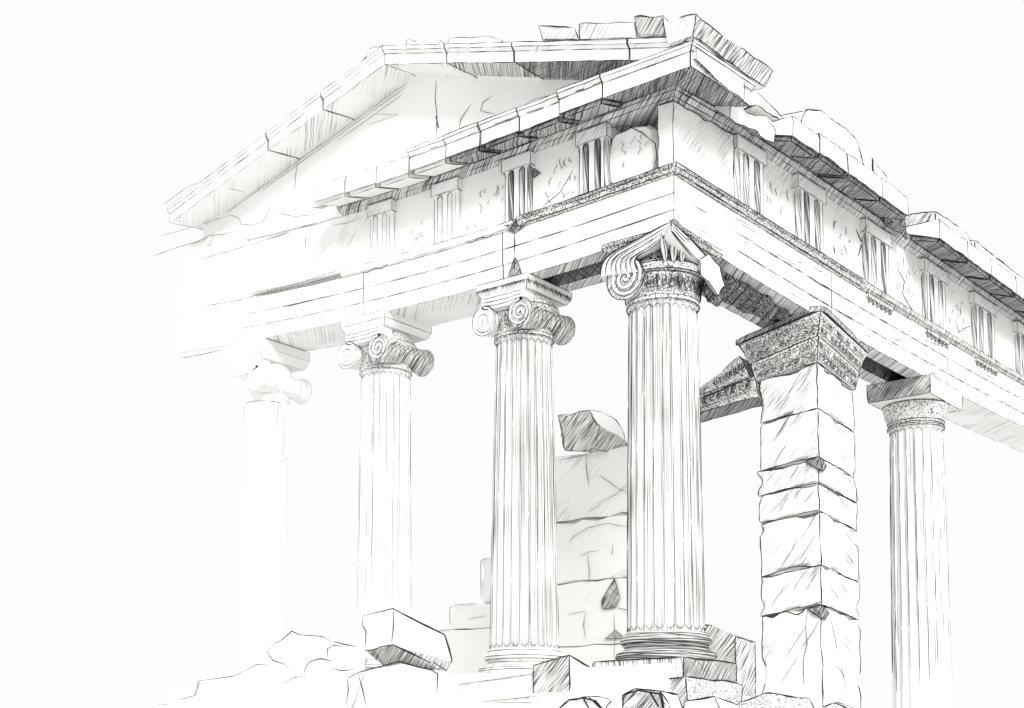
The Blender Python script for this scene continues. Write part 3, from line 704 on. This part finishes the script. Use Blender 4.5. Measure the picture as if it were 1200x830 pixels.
def rake(x0, x1, sl, z_ap, xa, mats, step=.45, rag=0):
    mb = MB(); pr = [(.3, 0), (HW-.02, 0), (HW+OG-.06, -.2), (HW+OG-.06, .05), (HW+OG-.04, .06), (HW+OG, .1), (HW+OG, .17), (-.2, .17), (-.2, 0)]
    k = max(1, int(abs(x1-x0)/step)); rows = []
    for i in range(k+1):
        x = x0+(x1-x0)*i/k; z = z_ap-sl*abs(x-xa); rows.append([Vector((x, -oo, z+d-(.03*(x-XA) if x > XA and oo < HW and d == 0 else 0)+(.07 if d == -.2 else 0)-(.02 if d == 0 and oo > .2 else 0))) for oo, d in pr])
    mb.grid(rows, 'stone', closed=True, cap=True, matf=lambda i, j: mats.get(i, 'stone'))
    if rag: mb.v = [v+noise.noise_vector(v*2.5)*rag for v in mb.v]
    return mb
XA = -4.72; ZA = 10.5
for a, b, sl, ms in ((-10.35, -7.6, .25, {}), (-7.58, -6.2, .25, {1: 'pale'}), (-6.18, XA, .25, {1: 'pale', 0: 'pale'}), (XA, -3.35, .305, {1: 'pale'}), (-3.33, -1.95, .305, {1: 'hatch'}), (-1.93, .2, .305, {1: 'dark', 0: 'mid'}), (.22, 1.34, .305, {1: 'dark'})):  # soffit shade painted in, darker towards the corner
    mb = rake(a, b, sl, ZA, XA, ms, rag=.006); mb.edges(20, .0075, .1, .006, 'g2' if b < -3 else None); mb.build('raking_cornice', pd, o)
mb = MB()   # ragged crest of the left slope
for q in ([(312, 157), (350, 128), (392, 100), (398, 101)], [(192, 240), (205, 230), (218, 220), (232, 214), (240, 211), (242, 216), (262, 204), (275, 195), (282, 183)], [(264, 203), (264, 214), (259, 222), (272, 222), (286, 225)], [(415, 82), (430, 65), (448, 54), (478, 56)]): mb.mark([F(*k, -.95) for k in q], .007, 'g2', .012)
for x0, x1, h in ((-6.0, -5.2, .12), (-5.15, -4.2, .2), (-4.1, -3.5, .12), (-3.3, -2.2, .13)):
    za, zb_ = ZA+.175-(.25 if x0 < XA else -.0)*abs(x0-XA), ZA+.175-(.305 if x1 > XA else .25)*abs(x1-XA)
    if x0 > XA: za = ZA+.175-.305*(x0-XA)
    b_ = [(x0, -1.25, za), (x1, -1.25, zb_), (x1, -.2, zb_), (x0, -.2, za), (x0, -1.22, za+h), (x1, -1.22, zb_+h*.8), (x1, -.3, zb_+h), (x0, -.3, za+h)]
    rblock(mb, b_, 5, .03, int(x0*7), 'stone', .0065, .2, .08, mats={'left': 'hatch'})
mb.build('crest_stone', pd, o)
for x0, x1, h0, h1, sdd, mt_ in ((-1.32, -.64, .17, .15, 51, 'pale'), (-.62, .4, .2, .2, 52, 'pale'), (.42, .9, .27, .27, 53, 'hatch')):
    za, zb_ = ZA+.18-.305*(x0-XA), ZA+.18-.305*(x1-XA)
    mb = MB(); rblock(mb, [(x0, -1.32, za), (x1, -1.32, zb_), (x1, -.3, zb_), (x0, -.3, za), (x0, -1.42, za+h0), (x1, -1.42, zb_+h1), (x1, -.3, zb_+h1), (x0, -.3, za+h0)], 8, .02, sdd, 'stone', .008, .05, .05, mats={'front': mt_})
    mb.build('gutter_stone', pd, o)
mb = MB(); rblock(mb, [(.92, -1.36, 8.8), (1.36, -1.36, 8.8), (1.36, .85, 8.93), (.7, .85, 8.9), (.92, -1.46, 9.13), (1.48, -1.46, 9.03), (1.46, .95, 9.2), (.7, .95, 9.2)], 12, .025, 55, 'stone', .009, .05, .07, mats={'front': 'pale', 'right': 'hatch'}); mb.build('gutter_stone', pd, o)

# broken stones still lying on the flank cornice
def loose(name, label, pts, seed, mat='stone', mat2=None, r=.0105, amp=.03, cat='stone', group=None, base=None, marks=(), under=False):
    P = [Vector(p) for p in pts]; b = base or (sum(p.x for p in P)/len(P), sum(p.y for p in P)/len(P), min(p.z for p in P))
    mb = MB(); hull(mb, P, seed, amp, mat, r, mat2=mat2, under=under); mb.lines = [] if (marks and b[0] < -2) else mb.lines; mb.lines = [(l_[0], l_[1]*1.3, 'g2' if b[0] < -2.5 else 'g1') for l_ in mb.lines]
    for m_ in marks: mb.mark(*m_)
    ob = mb.build(name, None, b); tag(ob, label, cat, group); return ob
loose('roof_stone', 'long pale rounded stone lying on the flank cornice right of the corner', [(.2, 3.0, 9.1), (.9, 2.9, 9.12), (.85, 3.3, 9.65), (.2, 3.3, 9.7), (.75, 4.2, 10.0), (.1, 4.2, 10.05), (.75, 5.7, 10.05), (.1, 5.7, 10.1), (.9, 5.8, 9.25), (.2, 5.8, 9.25)], 61, group='loose stones on the flank cornice')
loose('roof_stone', 'small broken stone behind the long rounded one on the flank cornice', [(.3, 5.9, 9.25), (1.0, 5.85, 9.26), (.9, 6.0, 9.75), (.3, 6.0, 9.85), (.8, 7.0, 9.7), (.3, 7.2, 9.6), (1.0, 7.1, 9.28), (.3, 7.4, 9.28)], 62, group='loose stones on the flank cornice')
loose('roof_stone', 'squared stone with a dark left end on the far flank cornice', [(.4, 8.35, 9.2), (1.2, 8.3, 9.2), (1.15, 8.4, 9.45), (.4, 8.4, 9.5), (1.1, 10.4, 9.62), (.4, 10.4, 9.66), (1.2, 10.5, 9.3), (.4, 10.5, 9.3)], 63, mat2='hatch', group='loose stones on the flank cornice')
loose('roof_stone', 'long low stone at the right edge on the far flank cornice', [(.4, 10.6, 9.3), (1.2, 10.6, 9.3), (1.1, 10.8, 9.6), (.4, 10.8, 9.66), (1.1, 15, 9.7), (.4, 15, 9.75), (1.2, 15.2, 9.4), (.4, 15.2, 9.4)], 64, group='loose stones on the flank cornice')
loose('roof_stone', 'small jagged stump left of the long rounded stone on the flank cornice', [(.2, 1.3, 8.95), (.95, 1.35, 8.95), (.8, 1.5, 9.35), (.3, 1.5, 9.4), (.8, 2.1, 9.25), (.9, 2.8, 9.1), (.2, 2.8, 9.15)], 65, group='loose stones on the flank cornice')

# ------------------------------------------------------------------ square pillar with its carved capital
o = (0, 4.98, -1.2)
pt_ = thing('square_pillar', 'square pillar of worn stacked blocks with a broad carved capital', 'pillar', o)
PW = lambda p: Vector((p.x, p.y, p.z-(.1 if p.z < 5.45 else .1+min(.13, (p.z-5.45)*.4))*max(0, .55-p.x)/1.1-(.14 if p.z < 5.45 else .14+min(.1, (p.z-5.45)*.3))*max(0, p.y-4.23)/1.5))
zs = [5.5, 4.69, 3.83, 3.38, 2.88, 1.93, 1.23, -1.2]
for i, (z1, z0_) in enumerate(zip(zs, zs[1:])):
    e = [0, .0, .07, .05, .03, .04, .03][i]; dx = [.02, -.02, .03, .06, .03, .02, 0][i]
    mb = MB(); rblock(mb, box(-.56-e, .55+.01*(i % 3), 4.23-.01*(i % 2), 5.72+e*.6+.01*i, z0_+.008, z1-.008), 12 if i < 6 else 16, .024, 70+i, 'stone', .0105, .04, .1, mats={'front': 'pale'})  # front hatched more than the right, standing for the shaded side
    q = random.Random(i)
    for k in range(3):
        x = q.uniform(-.4, .3); z = q.uniform(z0_+.2, z1-.1); l = min(.5, (z1-z0_)*.5)
        mb.mark([(x+.2*j*l, 4.215, z-l*.5+l*j/4+.03*q.random()) for j in range(5)], .006, 'g2', .012)
        yv = q.uniform(4.4, 5.3)
        mb.mark([(.58, yv+.14*j, z+.1-.06*j) for j in range(4)], .006, 'g2', .012)
    if i in (2, 6):
        zc = z1-.03
        hull(mb, [(.585, 4.2, zc+.02), (.585, 4.5, zc-.06), (.59, 4.3, zc-.22), (.45, 4.195, zc-.05), (.3, 4.2, zc+.0), (.5, 4.195, zc-.16), (.5, 4.4, zc-.1)], i, .01, 'dark', .008, cuts=1)
    if i == 6:
        mb.mark([(.3, 4.21, 1.2), (.25, 4.21, .9), (.28, 4.21, .6), (.2, 4.21, .35), (.22, 4.21, -.1)], .007, 'g2', .02); mb.mark([(.57, 4.5, 1.1), (.57, 4.8, .6), (.57, 5.1, .0), (.57, 5.15, -.3)], .006, 'g2', .02)
    mb.warp(PW).build('block', pt_, o)
def tier(name, x0, x1, y0, y1, z0_, z1, fl, seed, pd_=.14, lip=None):
    mb = MB()
    def sq(k, z): return [Vector((x0-k, y0-k, z)), Vector((x1+k, y0-k, z)), Vector((x1+k, y1+k, z)), Vector((x0-k, y1+k, z))]
    h = z1-z0_
    mb.grid([sq(0, z0_), sq(fl*.35, z0_+h*.3), sq(fl*.6, z0_+h*.6), sq(fl, z1-h*.12), sq(fl, z1)], 'scrib', closed=True, cap=True)
    mb.edges(25, .009, .04)
    for z_a, H, k, sd_ in ((z0_+h*.05, h*.36, 'lace', seed), (z0_+h*.45, h*.4, 'egg', seed+1)):
        kk = fl*.35 if k == 'lace' else fl*.8
        ornament(mb, lambda u, v: Vector((x0+u, y0-kk-.012, z_a+v)), x1-x0, H, pd_, .0065, 'g2', sd_, True, k)
        ornament(mb, lambda u, v: Vector((x1+kk+.012, y0+u, z_a+v)), y1-y0, H, pd_, .0065, 'g2', sd_+7, True, k)
    return mb.warp(PW).build(name, pt_, o)
tier('capital_lower_band', -.62, .57, 4.2, 5.76, 5.51, 5.95, .06, 81)
tier('capital_upper_band', -.72, .62, 4.14, 5.84, 5.955, 6.34, .12, 82)
mb = MB(); rblock(mb, box(-.9, .76, 4.0, 5.98, 6.345, 6.44), 8, .008, 83, 'mid', .009, .05, .02); mb.warp(PW).build('capital_slab', pt_, o)
# carved beam stub reaching back from the pillar towards the corner column
P1 = [(-.72, 4.24), (-2.1, 4.24)]
o = (-1.4, 4.6, 4.9)
bm_ = thing('carved_beam', 'broken carved stone beam jutting left from the square pillar behind the corner column', 'beam', o)
mb = MB(); rblock(mb, [(-2.2, 4.25, 4.95), (-.63, 4.25, 5.1), (-.63, 4.8, 5.1), (-2.2, 4.8, 4.95), (-2.2, 4.2, 5.15), (-.63, 4.2, 5.48), (-.63, 4.8, 5.48), (-2.2, 4.8, 5.15)], 9, .015, 91, 'scrib', .009, .05, .03, mats={'bottom': 'dark'})  # underside shade painted with dark hatching
ornament(mb, lambda u, v: Vector((-2.2+u, 4.185, 4.99+u*.15+v)), 1.5, .25, .14, .009, 'g1', 92, True, 'lace'); mb.build('lower_band', bm_, o)
mb = MB(); rblock(mb, [(-2.2, 4.2, 5.155), (-.73, 4.2, 5.47), (-.73, 4.8, 5.47), (-2.2, 4.8, 5.155), (-2.2, 4.15, 5.2), (-.88, 4.1, 5.86), (-.88, 4.7, 5.9), (-2.2, 4.7, 5.24)], 9, .03, 93, 'scrib', .009, .05, .06, mats={'top': 'rough'})
ornament(mb, lambda u, v: Vector((-2.1+u, 4.13, 5.2+u*.24+v*(.15+.7*u))), 1.3, .28, .13, .009, 'g1', 94, False, 'egg'); mb.build('upper_band', bm_, o)

# ------------------------------------------------------------------ ruined inner wall behind the columns
o = (-5, 5.4, -1.2)
wl = thing('ruined_wall', 'ruined stepped inner wall of pale blocks behind the columns', 'wall', o)
def course(x0, x1, z0_, z1, seed, mat='white', r=.0065, lines=False, top=None):
    mb = MB(); rblock(mb, box(x0, x1, 5.0, 5.9, z0_, z1-.002), 8, .02, seed, mat, r, .3, .05, lines=lines); return mb
mb = course(-5.9, -3.4, 3.45, 4.82, 101, 'stone', lines=True)
for q in ([(687, 533), (687, 552), (690, 570)], [(702, 557), (715, 566), (728, 575), (738, 578)], [(655, 540), (672, 536), (690, 532)], [(700, 590), (720, 580), (738, 566)], [(690, 600), (705, 590)]): mb.mark([F(*k, 4.96) for k in q], .007, 'g2', .015)
mb.build('block', wl, o)
mb = course(-5.95, -3.4, 2.2, 3.44, 102)
for q in ([(666, 636), (672, 628), (690, 618), (712, 613), (735, 617)], [(680, 652), (690, 647), (702, 645)], [(688, 650), (690, 665), (690, 682), (682, 683)], [(718, 638), (717, 650)]): mb.mark([F(*k, 4.96) for k in q], .0065, 'g2', .015)
mb.build('block', wl, o)
mb = course(-6.0, -3.4, .9, 2.19, 103)
for q in ([(666, 720), (688, 716)], [(686, 718), (684, 732), (686, 750)], [(720, 720), (721, 750), (719, 775)], [(718, 675), (720, 690)], [(724, 712), (735, 715)]): mb.mark([F(*k, 4.96) for k in q], .0065, 'g2', .012)
hull(mb, [F(x, y, 4.95) for x, y in ((720, 678), (726, 700), (722, 712), (706, 714), (705, 704), (714, 698))]+[F(x, y, 5.2) for x, y in ((718, 690), (712, 706))], 3, .01, 'mid', .007, cuts=1)
hull(mb, [F(x, y, 4.95) for x, y in ((720, 738), (732, 748), (708, 749))]+[F(720, 745, 5.2)], 4, .01, 'mid', .007, cuts=1)
mb.build('block', wl, o)
mb = course(-6.0, -3.4, -1.2, .89, 104); mb.build('block', wl, o)
for x0, x1, z0_, z1, sd_ in ((-7.6, -6.02, 1.95, 2.88, 105), (-8.45, -6.03, 1.42, 1.94, 106), (-9.1, -6.04, -1.2, 1.41, 107)):
    mb = course(x0, x1, z0_, z1, sd_)
    mb.mark([(x0, 4.97, z0_+.1), (x0-.01, 4.97, z1-.05), (x0+.1, 4.97, z1), (x0+.75, 4.97, z1+.02)], .007, 'g2', .02)
    mb.mark([(x0+.5, 4.97, z0_+.2), (x0+1.0, 4.97, z0_+.24)], .006, 'g2', .02)
    mb.build('block', wl, o)
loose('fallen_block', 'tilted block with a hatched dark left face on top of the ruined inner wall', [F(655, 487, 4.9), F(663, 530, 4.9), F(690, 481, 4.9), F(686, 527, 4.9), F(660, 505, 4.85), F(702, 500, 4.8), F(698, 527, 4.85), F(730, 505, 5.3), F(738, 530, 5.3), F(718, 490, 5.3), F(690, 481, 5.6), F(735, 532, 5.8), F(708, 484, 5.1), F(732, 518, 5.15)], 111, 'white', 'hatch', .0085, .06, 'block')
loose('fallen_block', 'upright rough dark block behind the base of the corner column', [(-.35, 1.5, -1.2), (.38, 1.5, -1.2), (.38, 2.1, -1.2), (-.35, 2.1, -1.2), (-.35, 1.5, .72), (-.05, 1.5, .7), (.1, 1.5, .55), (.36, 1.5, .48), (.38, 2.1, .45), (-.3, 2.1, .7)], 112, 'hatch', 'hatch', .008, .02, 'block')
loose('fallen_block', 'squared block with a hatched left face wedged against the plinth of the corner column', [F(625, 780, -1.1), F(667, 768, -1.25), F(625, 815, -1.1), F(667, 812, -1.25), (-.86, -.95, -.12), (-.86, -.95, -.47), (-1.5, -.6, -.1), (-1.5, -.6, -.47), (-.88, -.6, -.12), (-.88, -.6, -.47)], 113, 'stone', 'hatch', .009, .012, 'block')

# ------------------------------------------------------------------ rubble in front
gr_ = 'rubble in front of the columns'
def rub(name, label, q, d, seed, mat='stone', mat2=None, zb=-1.3, depth=.9, r=.008):
    P = [F(x, y, d) for x, y in q]; Pb = [p+Vector((R.uniform(-.1, .1), depth, -.05)) for p in P]
    return loose(name, label, P+Pb, seed, mat, mat2, r, .025, 'rock', gr_)
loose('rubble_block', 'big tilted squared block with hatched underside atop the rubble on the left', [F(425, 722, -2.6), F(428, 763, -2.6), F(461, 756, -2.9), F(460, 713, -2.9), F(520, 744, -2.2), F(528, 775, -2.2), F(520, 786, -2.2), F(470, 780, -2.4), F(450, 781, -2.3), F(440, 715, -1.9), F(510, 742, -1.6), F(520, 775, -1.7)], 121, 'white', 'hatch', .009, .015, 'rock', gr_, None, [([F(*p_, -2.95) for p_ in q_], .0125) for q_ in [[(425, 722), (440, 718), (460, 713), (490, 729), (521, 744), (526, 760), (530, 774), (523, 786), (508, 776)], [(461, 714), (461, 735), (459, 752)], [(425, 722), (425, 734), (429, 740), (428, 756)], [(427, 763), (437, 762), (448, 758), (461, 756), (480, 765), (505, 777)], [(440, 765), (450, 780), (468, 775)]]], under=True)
loose('rubble_block', 'broad pale block under the tilted block in the left rubble', [F(407, 795, -2.5), F(425, 787, -2.7), F(470, 778, -2.8), F(511, 788, -2.5), F(514, 812, -2.5), (-4.2, -2.6, -1.3), (-2.3, -2.6, -1.3), (-4.0, -1.9, -.2), (-2.5, -1.9, -.2), (-4.1, -1.8, -1.3), (-2.4, -1.8, -1.3)], 122, 'white', None, .009, .02, 'rock', gr_, None, [([F(*p_, -2.85) for p_ in q_], .0125) for q_ in [[(407, 795), (420, 788), (450, 780), (468, 775), (490, 782), (505, 785), (513, 790), (512, 812)], [(407, 796), (408, 808), (405, 828)], [(420, 790), (425, 808), (429, 828)]]])
loose('rubble_rock', 'pointed pale rock left of the tilted block in the rubble', [F(314, 765, -2.4), F(343, 741, -2.4), F(380, 746, -2.3), F(398, 757, -2.2), F(337, 784, -2.5), F(400, 790, -2.4), (-6.0, -2.4, -1.3), (-5.0, -2.4, -1.3), F(330, 755, -1.7), F(385, 752, -1.7), (-6, -1.7, -1.3), (-5, -1.7, -1.3)], 123, 'white', None, .0085, .03, 'rock', gr_, None, [([F(*p_, -2.57) for p_ in q_], .0125) for q_ in [[(318, 757), (330, 750), (342, 740), (350, 744), (378, 746), (392, 754)], [(318, 757), (313, 764), (320, 774), (333, 778), (340, 786)]]])
loose('rubble_rock', 'small low rock between the pointed rock and the tilted block', [F(383, 760, -2.7), F(425, 757, -2.7), F(380, 772, -2.8), F(428, 786, -2.8), F(365, 778, -2.8), F(360, 795, -2.9), (-5.2, -2.8, -1.3), (-4.2, -2.8, -1.3), (-5.1, -2.0, -1.3), (-4.3, -2.0, .1)], 124, 'white', None, .0085, .03, 'rock', gr_, None, [([F(*p_, -2.98) for p_ in q_], .0125) for q_ in [[(383, 772), (384, 760), (392, 756), (400, 758)], [(391, 752), (417, 758)], [(358, 794), (357, 785), (362, 776), (375, 772), (391, 775)], [(333, 802), (342, 795), (358, 792)], [(388, 783), (400, 786), (414, 785)]]])
loose('rubble_rock', 'long flat ledge of rock at the far left of the rubble', [F(185, 828, -2.3), F(232, 798, -2.3), F(275, 793, -2.3), F(300, 779, -2.2), F(320, 780, -2.2), F(325, 800, -2.3), (-9.2, -2.3, -1.3), (-6.0, -2.3, -1.3), (-8.4, -1.5, -.1), (-6.4, -1.5, .1), (-8.8, -1.5, -1.3), (-6, -1.5, -1.3)], 125, 'white', None, .0085, .02, 'rock', gr_, None, [([F(*p_, -2.37) for p_ in q_], .0125) for q_ in [[(185, 826), (205, 825)], [(207, 821), (228, 815), (234, 798), (275, 792), (300, 779), (314, 779)], [(232, 798), (230, 813)]]])
loose('rubble_rock', 'rounded rock with a shaded top at the bottom edge left of the plinth', [F(655, 832, -2), F(668, 820, -2), F(690, 815, -2), F(708, 832, -2), (-.6, -2, -1.3), (.2, -2, -1.3), (-.4, -1.5, -.62), (0, -1.5, -.62), (-.5, -1.5, -1.3), (.2, -1.5, -1.3)], 126, 'white', None, .009, .03, 'rock', gr_, None, [([F(*p_, -2.05) for p_ in q_], .0125) for q_ in [[(655, 830), (666, 820), (684, 818), (698, 821), (706, 830)], [(684, 819), (690, 830)]]])
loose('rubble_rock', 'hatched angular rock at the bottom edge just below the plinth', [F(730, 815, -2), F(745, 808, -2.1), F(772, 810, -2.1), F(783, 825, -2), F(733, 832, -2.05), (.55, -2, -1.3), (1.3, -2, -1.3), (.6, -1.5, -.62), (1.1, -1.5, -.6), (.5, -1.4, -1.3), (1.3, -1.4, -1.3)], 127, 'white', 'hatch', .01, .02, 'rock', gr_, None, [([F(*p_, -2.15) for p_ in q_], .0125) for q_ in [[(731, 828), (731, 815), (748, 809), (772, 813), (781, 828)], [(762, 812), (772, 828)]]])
loose('rubble_rock', 'pale rock below the right side of the plinth', [(1.1, -1.6, -1.3), (2.0, -1.5, -1.3), (1.2, -1.5, -.68), (1.6, -1.4, -.62), (1.9, -1.2, -.75), (1.2, -1.0, -.65), (1.2, -.9, -1.3), (2.0, -.9, -1.3)], 128, 'white', None, .009, .03, 'rock', gr_)
loose('rubble_rock', 'rough scribbled rock at the bottom edge in front of the square pillar', [(1.0, .2, -1.3), (2.3, .3, -1.3), (1.1, .2, -.66), (1.5, .2, -.5), (2.0, .3, -.6), (2.2, .5, -.85), (1.2, .9, -.56), (1.9, .9, -.56), (1.1, 1, -1.3), (2.2, 1, -1.3)], 129, 'scribp', None, .007, .05, 'rock', gr_)
loose('rubble_rock', 'small speckled rock at the bottom edge right of the rough scribbled rock', [(2.35, .3, -1.3), (2.9, .25, -1.3), (2.4, .3, -.75), (2.6, .3, -.68), (2.85, .4, -.8), (2.4, .8, -1.3), (2.85, .8, -1.3), (2.6, .8, -.72)], 130, 'scribp', None, .007, .04, 'rock', gr_)
